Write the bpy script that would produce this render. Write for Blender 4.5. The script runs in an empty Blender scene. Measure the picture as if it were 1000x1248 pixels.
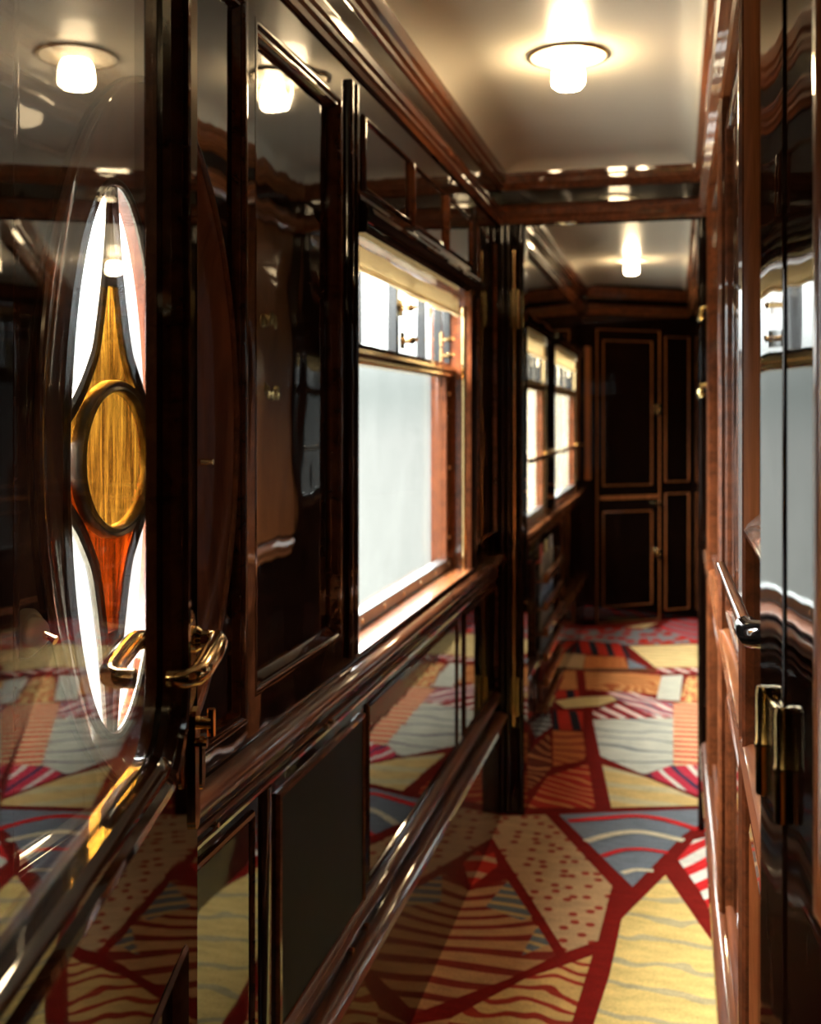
WORLD, EXPO, LAMP = 3.3, 0.30, 90.0
import bpy, bmesh, math, random
from mathutils import Vector, Matrix
from mathutils.geometry import tessellate_polygon
random.seed(7)
C = bpy.context.scene.collection
PI = math.pi
TH = math.atan(325 / 1350)          # the camera looks this far to the left of the corridor's axis
CT, ST = math.cos(TH), math.sin(TH)
W = .588                            # left wall face at X = -W
RX = .10                            # right wall face at X = RX
EYE = 1.347
CEIL = 2.18

# ------------------------------------------------------------------ materials
def newmat(name):
    m = bpy.data.materials.new(name); m.use_nodes = True
    nt = m.node_tree; nt.nodes.clear()
    out = nt.nodes.new('ShaderNodeOutputMaterial')
    return m, nt, out
def N(nt, t, **kw):
    n = nt.nodes.new(t)
    for k, v in kw.items():
        if hasattr(n, k): setattr(n, k, v)
    return n
def setin(n, **kw):
    for k, v in kw.items():
        n.inputs[k.replace('_', ' ')].default_value = v
def ramp(nt, stops, interp='LINEAR'):
    r = nt.nodes.new('ShaderNodeValToRGB'); r.color_ramp.interpolation = interp
    e = r.color_ramp.elements
    while len(e) < len(stops): e.new(.5)
    for i, (p, c) in enumerate(stops):
        e[i].position = p; e[i].color = (c[0], c[1], c[2], 1)
    return r
def coords(nt, scale=(1, 1, 1), rot=(0, 0, 0)):
    tc = nt.nodes.new('ShaderNodeTexCoord'); mp = nt.nodes.new('ShaderNodeMapping')
    mp.inputs['Scale'].default_value = scale; mp.inputs['Rotation'].default_value = rot
    nt.links.new(tc.outputs['Object'], mp.inputs['Vector'])
    return mp.outputs['Vector']
def lacquer(name, c1, c2, rough=.4, coat=1.0, crough=.025, grain=(30, 30, 2.2), wavy=.05, spec=.1):
    m, nt, out = newmat(name)
    b = N(nt, 'ShaderNodeBsdfPrincipled')
    n1 = N(nt, 'ShaderNodeTexNoise'); setin(n1, Scale=1.0, Detail=6.0, Roughness=.65, Distortion=.6)
    nt.links.new(coords(nt, grain), n1.inputs['Vector'])
    r = ramp(nt, [(.32, c1), (.68, c2)])
    nt.links.new(n1.outputs['Fac'], r.inputs['Fac']); nt.links.new(r.outputs['Color'], b.inputs['Base Color'])
    setin(b, Roughness=rough, Coat_Weight=coat, Coat_Roughness=crough, Coat_IOR=1.52)
    b.inputs['Specular IOR Level'].default_value = spec
    if wavy:
        n2 = N(nt, 'ShaderNodeTexNoise'); setin(n2, Scale=1.0, Detail=1.0)
        nt.links.new(coords(nt, (9, 9, 5)), n2.inputs['Vector'])
        bp = N(nt, 'ShaderNodeBump'); setin(bp, Strength=wavy, Distance=.02)
        nt.links.new(n2.outputs['Fac'], bp.inputs['Height'])
        nt.links.new(bp.outputs['Normal'], b.inputs['Coat Normal'])
        nt.links.new(bp.outputs['Normal'], b.inputs['Normal'])
    nt.links.new(b.outputs['BSDF'], out.inputs['Surface'])
    return m
def plain(name, col, rough=.5, metal=0., coat=0., noise=.0, nscale=40, emit=None, estr=0., spec=.5):
    m, nt, out = newmat(name)
    b = N(nt, 'ShaderNodeBsdfPrincipled'); setin(b, Roughness=rough, Metallic=metal, Coat_Weight=coat, Coat_Roughness=.05)
    b.inputs['Specular IOR Level'].default_value = spec
    n1 = N(nt, 'ShaderNodeTexNoise'); setin(n1, Scale=float(nscale), Detail=4.0)
    nt.links.new(coords(nt), n1.inputs['Vector'])
    lo = [max(0, k * (1 - noise)) for k in col]; hi = [min(1, k * (1 + noise)) for k in col]
    r = ramp(nt, [(.3, lo), (.7, hi)])
    nt.links.new(n1.outputs['Fac'], r.inputs['Fac']); nt.links.new(r.outputs['Color'], b.inputs['Base Color'])
    if emit:
        b.inputs['Emission Color'].default_value = (*emit, 1); b.inputs['Emission Strength'].default_value = estr
    nt.links.new(b.outputs['BSDF'], out.inputs['Surface'])
    return m
def sheet_glass(name, tint=(1, 1, 1), tint2=None, ior=1.5, scale=(40, 40, 3)):
    """thin sheet of glass: Fresnel mix of a mirror and a tinted see-through"""
    m, nt, out = newmat(name)
    fr = N(nt, 'ShaderNodeFresnel')
    geo = N(nt, 'ShaderNodeNewGeometry')          # same reflection off both faces of the sheet
    mr = N(nt, 'ShaderNodeMapRange'); setin(mr, To_Min=ior, To_Max=1 / ior)
    nt.links.new(geo.outputs['Backfacing'], mr.inputs['Value']); nt.links.new(mr.outputs['Result'], fr.inputs['IOR'])
    t = N(nt, 'ShaderNodeBsdfTransparent'); t.inputs['Color'].default_value = (*tint, 1)
    if tint2:
        n1 = N(nt, 'ShaderNodeTexNoise'); setin(n1, Scale=1.0, Detail=5.0, Roughness=.7, Distortion=.4)
        nt.links.new(coords(nt, scale), n1.inputs['Vector'])
        r = ramp(nt, [(.32, tint), (.66, tint2)])
        nt.links.new(n1.outputs['Fac'], r.inputs['Fac']); nt.links.new(r.outputs['Color'], t.inputs['Color'])
    g = N(nt, 'ShaderNodeBsdfGlossy'); g.inputs['Roughness'].default_value = .0
    mx = N(nt, 'ShaderNodeMixShader')
    nt.links.new(fr.outputs['Fac'], mx.inputs['Fac']); nt.links.new(t.outputs['BSDF'], mx.inputs[1]); nt.links.new(g.outputs['BSDF'], mx.inputs[2])
    nt.links.new(mx.outputs['Shader'], out.inputs['Surface'])
    return m
def cloth(name, col):
    m, nt, out = newmat(name)
    n1 = N(nt, 'ShaderNodeTexNoise'); setin(n1, Scale=180.0, Detail=2.0); nt.links.new(coords(nt), n1.inputs['Vector'])
    r = ramp(nt, [(.3, [k * .93 for k in col]), (.7, col)]); nt.links.new(n1.outputs['Fac'], r.inputs['Fac'])
    d = N(nt, 'ShaderNodeBsdfDiffuse'); t = N(nt, 'ShaderNodeBsdfTranslucent'); mx = N(nt, 'ShaderNodeMixShader'); mx.inputs['Fac'].default_value = .45
    nt.links.new(r.outputs['Color'], d.inputs['Color']); nt.links.new(r.outputs['Color'], t.inputs['Color'])
    nt.links.new(d.outputs['BSDF'], mx.inputs[1]); nt.links.new(t.outputs['BSDF'], mx.inputs[2]); nt.links.new(mx.outputs['Shader'], out.inputs['Surface'])
    return m
def fabric_out(nt, out, colsock):
    b = N(nt, 'ShaderNodeBsdfPrincipled'); setin(b, Roughness=.95)
    b.inputs['Specular IOR Level'].default_value = .08
    b.inputs['Sheen Weight'].default_value = 0
    n1 = N(nt, 'ShaderNodeTexNoise'); setin(n1, Scale=160.0, Detail=2.0)
    nt.links.new(coords(nt), n1.inputs['Vector'])
    n0 = N(nt, 'ShaderNodeTexNoise'); setin(n0, Scale=22.0, Detail=4.0)
    nt.links.new(coords(nt, (.5, 1.6, 1)), n0.inputs['Vector'])
    ad = N(nt, 'ShaderNodeMath', operation='ADD'); nt.links.new(n1.outputs['Fac'], ad.inputs[0]); nt.links.new(n0.outputs['Fac'], ad.inputs[1])
    mr = N(nt, 'ShaderNodeMapRange'); setin(mr, From_Min=.6, From_Max=1.4, To_Min=.82, To_Max=1.50)
    nt.links.new(ad.outputs[0], mr.inputs['Value'])
    mul = N(nt, 'ShaderNodeMixRGB', blend_type='MULTIPLY'); mul.inputs['Fac'].default_value = 1
    nt.links.new(colsock, mul.inputs[1]); nt.links.new(mr.outputs['Result'], mul.inputs[2])
    nt.links.new(mul.outputs['Color'], b.inputs['Base Color'])
    bp = N(nt, 'ShaderNodeBump'); setin(bp, Strength=.5, Distance=.004)
    nt.links.new(n1.outputs['Fac'], bp.inputs['Height']); nt.links.new(bp.outputs['Normal'], b.inputs['Normal'])
    nt.links.new(b.outputs['BSDF'], out.inputs['Surface'])
def pile(name, col):
    m, nt, out = newmat(name)
    rgb = N(nt, 'ShaderNodeRGB'); rgb.outputs[0].default_value = (*col, 1)
    fabric_out(nt, out, rgb.outputs[0]); return m
def pile_stripes(name, c1, c2, freq, angle, duty=.35, warp=.25, wscale=3., c3=None):
    """stripes across direction ANGLE (degrees, in the floor plane), bent by a slow noise"""
    m, nt, out = newmat(name)
    a = math.radians(angle)
    tc = N(nt, 'ShaderNodeTexCoord'); sp = N(nt, 'ShaderNodeSeparateXYZ'); nt.links.new(tc.outputs['Object'], sp.inputs[0])
    mx = N(nt, 'ShaderNodeMath', operation='MULTIPLY'); mx.inputs[1].default_value = math.cos(a) * freq; nt.links.new(sp.outputs['X'], mx.inputs[0])
    my = N(nt, 'ShaderNodeMath', operation='MULTIPLY'); my.inputs[1].default_value = math.sin(a) * freq; nt.links.new(sp.outputs['Y'], my.inputs[0])
    s = N(nt, 'ShaderNodeMath', operation='ADD'); nt.links.new(mx.outputs[0], s.inputs[0]); nt.links.new(my.outputs[0], s.inputs[1])
    ns = N(nt, 'ShaderNodeTexNoise'); setin(ns, Scale=wscale, Detail=1.0); nt.links.new(tc.outputs['Object'], ns.inputs['Vector'])
    w = N(nt, 'ShaderNodeMath', operation='MULTIPLY'); w.inputs[1].default_value = warp * freq; nt.links.new(ns.outputs['Fac'], w.inputs[0])
    t = N(nt, 'ShaderNodeMath', operation='ADD'); nt.links.new(s.outputs[0], t.inputs[0]); nt.links.new(w.outputs[0], t.inputs[1])
    f = N(nt, 'ShaderNodeMath', operation='FRACT'); nt.links.new(t.outputs[0], f.inputs[0])
    stops = [(0, c2), (duty, c1)] if not c3 else [(0, c2), (duty, c1), (.5, c3), (.5 + duty, c1)]
    r = ramp(nt, stops, 'CONSTANT'); nt.links.new(f.outputs[0], r.inputs['Fac'])
    fabric_out(nt, out, r.outputs['Color']); return m
def pile_dots(name, c1, c2, scale, rad, stretch=(1, 1, 1)):
    m, nt, out = newmat(name)
    v = N(nt, 'ShaderNodeTexVoronoi', voronoi_dimensions='2D'); setin(v, Scale=float(scale), Randomness=.75)
    nt.links.new(coords(nt, stretch), v.inputs['Vector'])
    r = ramp(nt, [(0, c2), (rad, c1)], 'CONSTANT'); nt.links.new(v.outputs['Distance'], r.inputs['Fac'])
    fabric_out(nt, out, r.outputs['Color']); return m

M = {}
M['panel'] = lacquer('black_lacquered_mahogany', (.004, .002, .0014), (.012, .0045, .0026), wavy=.045, spec=0.)
M['dado'] = lacquer('black_lacquered_dado', (.004, .002, .0014), (.011, .0042, .0026), wavy=.012, spec=0.)
M['molding'] = lacquer('mahogany_molding', (.055, .014, .005), (.16, .045, .014), wavy=0, grain=(40, 4, 40))
M['molddark'] = lacquer('dark_mahogany_molding', (.022, .006, .0025), (.075, .021, .007), wavy=0, grain=(40, 4, 40), spec=0.)
M['warm'] = lacquer('honey_mahogany', (.16, .045, .013), (.34, .115, .035), wavy=0, grain=(40, 40, 3), rough=.35)
M['warmrail'] = lacquer('honey_mahogany_rail', (.16, .045, .013), (.36, .12, .04), wavy=0, grain=(40, 3, 40), rough=.35)
M['red'] = lacquer('red_mahogany', (.07, .014, .006), (.15, .034, .011), wavy=0, grain=(30, 30, 2))
M['oak'] = lacquer('burl_reveal', (.07, .02, .009), (.22, .065, .026), wavy=.12, grain=(14, 14, 3), crough=.05)
M['navy'] = plain('slate_painted_board', (.005, .0105, .0135), rough=.6, noise=.12, spec=.15)
M['creampaint'] = plain('cream_painted_reveal', (.66, .58, .42), rough=.3, coat=.3, noise=.04)
M['brass'] = plain('polished_brass', (.95, .66, .32), rough=.12, metal=1., noise=.08, nscale=14)
M['oldbrass'] = plain('aged_brass', (.58, .44, .20), rough=.17, metal=1., noise=.2, nscale=30)
M['steel'] = plain('window_steel', (.20, .21, .21), rough=.3, metal=.9, noise=.1)
M['black'] = plain('black_enamel', (.008, .008, .008), rough=.12, coat=1.)
M['lead'] = plain('lead_came', (.11, .095, .07), rough=.28, metal=.85, noise=.25)
M['ceil'] = plain('cream_ceiling_gloss', (.72, .67, .56), rough=.34, coat=.35, noise=.03, nscale=5)
M['blind'] = cloth('cream_blind_cloth', (.84, .72, .50))
M['floor'] = plain('floor_boards', (.05, .03, .02), rough=.7, noise=.2)
M['shade'] = plain('lit_opal_glass', (.95, .9, .8), rough=.2, emit=(1, .74, .42), estr=LAMP)
M['dish'] = plain('opal_dish', (.85, .78, .64), rough=.25, noise=.03)
M['screw'] = plain('brass_screw', (.75, .6, .4), rough=.3, metal=1.)
M['glass'] = sheet_glass('clear_glass')
M['doorglass'] = sheet_glass('plate_glass', ior=1.72)
M['pane'] = sheet_glass('dusty_window_glass', ior=1.22, tint=(.575, .585, .575), tint2=(.62, .628, .618), scale=(2, 2, 2))
M['amber'] = sheet_glass('amber_streaked_glass', tint=(.16, .05, .008), tint2=(.98, .66, .22), scale=(110, 110, 7))
M['rust'] = sheet_glass('rust_glass', tint=(.10, .02, .006), tint2=(.72, .24, .05), scale=(110, 110, 7))
M['plinth'] = lacquer('lacquered_plinth', (.010, .005, .003), (.03, .012, .006), wavy=.01, crough=.04)

DR, RD, SC = (.15, .007, .004), (.40, .022, .012), (.55, .02, .02)
TN, CR, YE = (.42, .25, .12), (.62, .52, .34), (.62, .44, .15)
OR, GD, SL, SG = (.50, .16, .045), (.62, .42, .16), (.16, .18, .20), (.50, .48, .38)
BK, MG, WH = (.02, .018, .025), (.50, .035, .06), (.68, .64, .54)
PM = {
 'base': pile('pile_dark_red', DR), 'dots': pile_dots('pile_tan_dotted', TN, (.25, .03, .015), 18, .22),
 'slate': pile('pile_slate', SL), 'scarlet': pile('pile_scarlet', SC), 'cream': pile('pile_cream', CR),
 'yellow': pile_stripes('pile_yellow_wavy', YE, (.40, .32, .17), 8, 86, .22, .10, 9),
 'candy': pile_stripes('pile_red_white', WH, SC, 12, -35, .5, .05),
 'tanline': pile_stripes('pile_tan_lined', (.40, .20, .075), (.17, .018, .01), 15, 104, .40, .35, 1.6),
 'slateline': pile_stripes('pile_slate_lined', (.11, .12, .12), (.45, .29, .10), 22, 75, .35, .1),
 'redcream': pile_stripes('pile_red_cream', RD, TN, 9, 80, .3, .1),
 'yellowred': pile_stripes('pile_yellow_red', (.50, .30, .10), (.26, .025, .012), 16, 86, .36, .16, 7),
 'redorange': pile_stripes('pile_red_orange', (.34, .022, .012), (.55, .20, .06), 17, 60, .26, .22, 3),
 'brownorange': pile_stripes('pile_brown_orange', (.12, .02, .01), (.42, .16, .05), 14, 60, .28, .4, 4),
 'tansage': pile_stripes('pile_sage_dark', SG, (.09, .08, .07), 14, 80, .4, .15),
 'orangeline': pile_stripes('pile_orange_lined', (.46, .13, .035), (.24, .03, .012), 11, 86, .3, .25, 3),
 'sagewhite': pile_stripes('pile_sage_streaked', SG, (.20, .20, .19), 7, 84, .16, .35, 2.4),
 'ladder': pile_stripes('pile_cream_red_ladder', (.66, .46, .24), SC, 14, 92, .42, .03),
 'straw': pile_stripes('pile_straw', GD, (.55, .45, .24), 7, 78, .4, .15), 'straw2': pile('pile_straw_plain', (.60, .42, .17)),
 'magenta': pile_stripes('pile_magenta_barred', MG, (.03, .04, .08), 8, 20, .16, .05, 3, WH),
 'redblack': pile_stripes('pile_red_black', RD, BK, 11, 8, .40, .02),
 'candyred': pile_stripes('pile_scarlet_barred', SC, (.10, .02, .02), 13, 35, .35, .05, 3, WH),
 'pinkline': pile_stripes('pile_pink_lined', MG, WH, 13, 50, .3, .12, 5, SL),
 'orangewave': pile_stripes('pile_orange_wave', (.55, .24, .08), (.36, .09, .025), 20, 70, .4, .5, 3),
 'sage': pile('pile_sage', SG), 'orangedot': pile_dots('pile_orange_dotted', GD, RD, 22, .33),
 'tan': pile('pile_tan', TN), 'orange': pile_dots('pile_orange', OR, (.42, .10, .03), 30, .3),
 'gold': pile_stripes('pile_gold', (.66, .48, .22), (.52, .35, .13), 12, 88, .3, .1),
 'squiggle': pile_dots('pile_slate_squiggle', (.20, .20, .20), RD, 12, .36, (1, .6, 1)),
 'chevron': pile_stripes('pile_chevron', SC, SL, 9, 40, .42, .1), 'olive': pile('pile_olive', (.14, .13, .05)),
}

# ------------------------------------------------------------------ mesh builder
class MB:
    def __init__(s): s.v = []; s.f = []; s.mi = []
    def add(s, vs, fs, mi=0):
        o = len(s.v); s.v += [tuple(v) for v in vs]
        for f in fs: s.f.append([o + i for i in f]); s.mi.append(mi)
    def box(s, a0, a1, b0, b1, c0, c1, mi=0, mp=None):
        mp = mp or (lambda a, b, c: (a, b, c))
        vs = [mp(a, b, c) for a in (a0, a1) for b in (b0, b1) for c in (c0, c1)]
        s.add(vs, [(0, 1, 3, 2), (4, 6, 7, 5), (0, 4, 5, 1), (2, 3, 7, 6), (0, 2, 6, 4), (1, 5, 7, 3)], mi)
    def rings(s, rs, closed_ring=True, closed_path=False, caps=True, mi=0, mis=None):
        n = len(rs[0]); vs = [p for r in rs for p in r]; fs = []; mm = []
        m = len(rs)
        for i in range(m if closed_path else m - 1):
            j = (i + 1) % m
            for k in range(n if closed_ring else n - 1):
                l = (k + 1) % n
                fs.append((i * n + k, i * n + l, j * n + l, j * n + k)); mm.append(mis[k] if mis else mi)
        if caps and closed_ring and not closed_path:
            fs.append(tuple(range(n))[::-1]); mm.append(mi); fs.append(tuple((m - 1) * n + k for k in range(n))); mm.append(mi)
        o = len(s.v); s.v += [tuple(v) for v in vs]
        for f, q in zip(fs, mm): s.f.append([o + i for i in f]); s.mi.append(q)
    def prism(s, prof, f0, f1, mi=0, mis=None):
        s.rings([[f0(u, v) for u, v in prof], [f1(u, v) for u, v in prof]], mi=mi, mis=mis)
    def sweep(s, path, prof, mp, closed=True, mi=0, mis=None):
        """path: (a, b) points; prof: (u, h), u to the LEFT of the walking direction; mp(a, b, h) -> world"""
        n = len(path); rs = []
        for i in range(n):
            p = Vector(path[i])
            d0 = (p - Vector(path[i - 1])) if (closed or i > 0) else None
            d1 = (Vector(path[(i + 1) % n]) - p) if (closed or i < n - 1) else None
            d0 = (d0 or d1).normalized(); d1 = (d1 or d0).normalized()
            n0 = Vector((-d0.y, d0.x)); n1 = Vector((-d1.y, d1.x))
            mt = (n0 + n1).normalized(); k = 1 / max(.3, mt.dot(n0))
            rs.append([mp(p.x + mt.x * u * k, p.y + mt.y * u * k, h) for u, h in prof])
        s.rings(rs, closed_path=closed, mi=mi, mis=mis)
    def tube(s, pts, r, n=12, closed=False, mi=0, flat=1.):
        pts = [Vector(p) for p in pts]; m = len(pts); rs = []; up = None
        for i in range(m):
            a = pts[i - 1] if (closed or i) else pts[i]; b = pts[(i + 1) % m] if (closed or i < m - 1) else pts[i]
            t = (b - a).normalized()
            if up is None:
                up = Vector((0, 0, 1)) if abs(t.z) < .9 else Vector((1, 0, 0))
            x = (up - t * up.dot(t)).normalized(); y = t.cross(x); up = x
            rr = r[i] if isinstance(r, (list, tuple)) else r
            rs.append([pts[i] + (x * math.cos(2 * PI * k / n) + y * math.sin(2 * PI * k / n) * flat) * rr for k in range(n)])
        s.rings(rs, closed_path=closed, mi=mi)
    def lathe(s, prof, mp, n=24, mi=0, cap=True):
        """prof: (r, h); mp(x, y, h) -> world"""
        rs = [[mp(r * math.cos(2 * PI * k / n), r * math.sin(2 * PI * k / n), h) for k in range(n)] for r, h in prof]
        s.rings(rs, caps=cap, mi=mi)
    def plate(s, outer, holes, mp, h0, h1, mi=0):
        """flat slab with holes; outer and holes are lists of (a, b)"""
        loops = [outer] + holes
        tris = tessellate_polygon([[Vector((a, b, 0)) for a, b in l] for l in loops])
        flat = [p for l in loops for p in l]
        for h in (h0, h1): s.add([mp(a, b, h) for a, b in flat], [tuple(t) for t in tris], mi)
        for l in loops:
            k = len(l); vs = [mp(a, b, h) for h in (h0, h1) for a, b in l]
            s.add(vs, [(i, (i + 1) % k, k + (i + 1) % k, k + i) for i in range(k)], mi)
    def build(s, name, mats, parent=None, bevel=0, smooth=35, seg=2):
        me = bpy.data.meshes.new(name); o = bpy.data.objects.new(name, me); C.objects.link(o)
        mats = mats if isinstance(mats, (list, tuple)) else [mats]
        for m in mats: me.materials.append(M[m] if isinstance(m, str) else m)
        off = Vector((0, 0, 0))
        if parent is not None:
            o.parent = parent; q = parent
            while q is not None: off += q.location; q = q.parent
        else:
            xs, ys, zs = zip(*s.v)
            off = Vector(((min(xs) + max(xs)) / 2, (min(ys) + max(ys)) / 2, min(zs))); o.location = off
        me.from_pydata([tuple(Vector(v) - off) for v in s.v], [], s.f)
        for p, q in zip(me.polygons, s.mi): p.material_index = q
        bm = bmesh.new(); bm.from_mesh(me)
        bmesh.ops.remove_doubles(bm, verts=bm.verts, dist=1e-6)
        bmesh.ops.recalc_face_normals(bm, faces=bm.faces); bm.to_mesh(me); bm.free()
        if smooth:
            me.shade_smooth(); me.set_sharp_from_angle(angle=math.radians(smooth))
        if bevel:
            bv = o.modifiers.new('bevel', 'BEVEL'); bv.width = bevel; bv.segments = seg; bv.limit_method = 'ANGLE'; bv.angle_limit = math.radians(40)
            bv.harden_normals = False
        return o
def tag(o, label=None, cat=None, group=None, kind=None):
    if label: o['label'] = label
    if cat: o['category'] = cat
    if group: o['group'] = group
    if kind: o['kind'] = kind
    return o
def empty(name, loc, label=None, cat=None, group=None, kind=None):
    o = bpy.data.objects.new(name, None); o.empty_display_size = .1; C.objects.link(o); o.location = loc
    return tag(o, label, cat, group, kind)
def S(o, label, cat): return tag(o, label, cat, None, 'structure')
def rect(a0, a1, b0, b1): return [(a0, b0), (a1, b0), (a1, b1), (a0, b1)]
def ell(a, b, ra, rb, n=64): return [(a + ra * math.cos(2 * PI * k / n), b + rb * math.sin(2 * PI * k / n)) for k in range(n)]
def rrect(a0, a1, b0, b1, r, n=8):
    out = []
    for ca, cb, s in ((a1 - r, b0 + r, -PI / 2), (a1 - r, b1 - r, 0), (a0 + r, b1 - r, PI / 2), (a0 + r, b0 + r, PI)):
        out += [(ca + r * math.cos(s + PI / 2 * k / n), cb + r * math.sin(s + PI / 2 * k / n)) for k in range(n + 1)]
    return out
def arc(cx, cy, r, a0, a1, n=8): return [(cx + r * math.cos(a0 + (a1 - a0) * k / n), cy + r * math.sin(a0 + (a1 - a0) * k / n)) for k in range(n + 1)]
def ML(a, b, h): return (-W + h, a, b)            # left wall: a along the corridor, b up, h out into the corridor
def MR(a, b, h): return (RX - h, a, b)            # right wall
ER, ED = Vector((CT, ST, 0)), Vector((-ST, CT, 0))
def MD(a, b, h):                                  # open glazed door leaf: a away along the leaf, b up, h towards the corridor
    p = ER * (-.20 + h) + ED * a; return (p.x, p.y, b)
TJ, NJ = Vector((.147, -.989, 0)).normalized(), Vector((-.989, -.147, 0)).normalized()
OJ = Vector((.0606, .885, 0))
def MJ(a, b, h):                                  # door leaf folded towards us at the right: a towards us
    p = OJ + TJ * a + NJ * h; return (p.x, p.y, b)
FA, FB = Vector((-.588, 7.10, 0)), Vector((.10, 7.58, 0))
FT = (FB - FA).normalized(); FN = Vector((FT.y, -FT.x, 0))
def MF(a, b, h):                                  # slanted far wall: a to the right
    p = FA + FT * a + FN * h; return (p.x, p.y, b)
BEAD = [(0, 0), (.004, .006), (.009, .011), (.013, .012), (.017, .009), (.020, .003), (.022, 0)]
def frame_mb(mp, r, prof=BEAD, mi=0):
    mb = MB(); mb.sweep(rect(*r), prof, mp, True, mi); return mb
def half_round(mb, mp, a, b0, b1, r, mi=0, n=10, sq=1.0):
    prof = [(a + r * math.cos(PI * k / n), r * sq * math.sin(PI * k / n)) for k in range(n + 1)]
    mb.prism(prof, lambda u, v: mp(u, b0, v), lambda u, v: mp(u, b1, v), mi)

# carpet patches, metres on the floor
PATCHES = [
    ('dots', [(-0.584,3.671),(-0.43,3.727),(-0.181,3.206),(-0.197,2.866),(-0.272,2.785),(-0.571,3.482)]),
    ('slate', [(-0.387,3.738),(-0.138,3.828),(0.09,3.906),(0.087,3.787),(0.02,3.654),(-0.124,3.215)]),
    ('yellow', [(-0.034,3.319),(-0.144,3.004),(-0.152,2.817),(-0.158,2.693),(-0.179,2.474),(-0.202,2.235),(0.133,2.315),(0.143,2.749),(0.116,2.882)]),
    ('candy', [(0.001,3.446),(0.051,3.614),(0.147,3.655),(0.123,3.038),(0.065,3.218)]),
    ('tanline', [(-0.481,3.177),(-0.401,2.995),(-0.293,2.762),(-0.392,2.62),(-0.573,2.421),(-0.591,2.806),(-0.585,3.062)]),
    ('slateline', [(-0.475,3.171),(-0.378,2.958),(-0.402,2.932),(-0.509,2.991)]),
    ('slateline', [(-0.358,2.912),(-0.316,2.815),(-0.376,2.742)]),
    ('redcream', [(-0.597,3.302),(-0.547,3.368),(-0.52,3.268),(-0.57,3.112)]),
    ('yellowred', [(-0.205,2.783),(-0.227,2.462),(-0.242,2.285),(-0.525,2.217),(-0.487,2.424),(-0.352,2.63)]),
    ('redorange', [(-0.499,3.775),(-0.468,4.117),(-0.334,4.304),(-0.272,3.83)]),
    ('brownorange', [(-0.519,3.93),(-0.578,4.374),(-0.525,4.689),(-0.465,4.251),(-0.483,4.106)]),
    ('tansage', [(-0.597,4.516),(-0.624,4.832),(-0.558,4.99),(-0.526,4.788)]),
    ('orangeline', [(-0.515,4.724),(-0.389,4.722),(-0.352,4.429),(-0.354,4.345),(-0.46,4.244)]),
    ('sagewhite', [(-0.362,4.93),(-0.017,5.048),(-0.016,4.367),(-0.123,4.222),(-0.294,4.414)]),
    ('ladder', [(-0.018,5.301),(0.108,5.332),(0.089,4.392),(-0.015,4.359)]),
    ('straw', [(-0.28,4.304),(-0.219,3.842),(0.08,3.938),(0.081,3.99),(-0.114,4.195)]),
    ('magenta', [(-0.111,4.22),(-0.03,4.35),(0.089,4.392),(0.081,4.025)]),
    ('redblack', [(-0.547,5.048),(-0.416,5.054),(-0.391,4.754),(-0.515,4.731)]),
    ('redblack', [(-0.568,5.402),(-0.468,5.439),(-0.452,5.305),(-0.563,5.258)]),
    ('candyred', [(-0.376,5.089),(-0.259,5.232),(-0.141,5.202),(-0.064,5.109),(-0.022,5.04),(-0.356,4.952)]),
    ('pinkline', [(-0.339,5.427),(-0.22,5.486),(-0.086,5.332),(-0.02,5.301),(-0.019,5.048),(-0.138,5.091),(-0.283,5.325)]),
    ('straw2', [(-0.558,5.211),(-0.462,5.302),(-0.306,5.369),(-0.276,5.287),(-0.352,5.17),(-0.501,5.089)]),
    ('orangewave', [(-0.473,5.837),(-0.246,5.867),(-0.084,5.848),(-0.073,5.449),(-0.229,5.454),(-0.432,5.465)]),
    ('sage', [(-0.078,5.835),(0.028,5.885),(0.011,5.348),(-0.096,5.35)]),
    ('orangedot', [(0.046,5.842),(0.118,5.859),(0.108,5.34),(0.011,5.324)]),
    ('orangewave', [(-0.597,5.832),(-0.518,5.851),(-0.473,5.455),(-0.57,5.423)]),
    ('tan', [(-0.569,6.264),(-0.499,6.252),(-0.486,5.909),(-0.577,5.912)]),
    ('orange', [(-0.495,6.225),(-0.286,6.248),(-0.251,5.965),(-0.481,5.91)]),
    ('slate', [(-0.267,6.214),(-0.152,5.999),(-0.251,5.965)]),
    ('redblack', [(-0.574,6.624),(-0.3,6.565),(-0.25,6.229),(-0.561,6.283)]),
    ('gold', [(-0.275,6.541),(0.135,6.682),(0.123,6.081),(-0.115,6.023)]),
    ('candyred', [(-0.108,6),(0.122,6.055),(0.12,5.946),(-0.106,5.901)]),
    ('squiggle', [(-0.572,6.944),(-0.35,7.082),(-0.115,7.11),(0.143,7.061),(0.136,6.707),(-0.294,6.566),(-0.567,6.658)]),
    ('chevron', [(-0.109,7.14),(-0.038,7.424),(0.152,7.5),(0.137,6.763)]),
    ('gold', [(-0.325,7.117),(-0.198,7.264),(-0.118,7.321),(-0.194,7.12)]),
]
RIBBONS = [
    ('scarlet', 0.03, [(-0.35,3.679),(-0.247,3.729),(-0.136,3.778),(-0.035,3.764),(0.063,3.7)]),
    ('cream', 0.03, [(-0.28,3.517),(-0.195,3.602),(-0.109,3.638),(0.02,3.595)]),
    ('scarlet', 0.022, [(-0.223,3.408),(-0.167,3.471),(-0.105,3.494),(-0.027,3.485)]),
    ('cream', 0.02, [(-0.156,3.299),(-0.12,3.331),(-0.068,3.336)]),
    ('olive', 0.02, [(-0.568,5.879),(-0.369,5.907),(-0.107,5.95)]),
]

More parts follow.
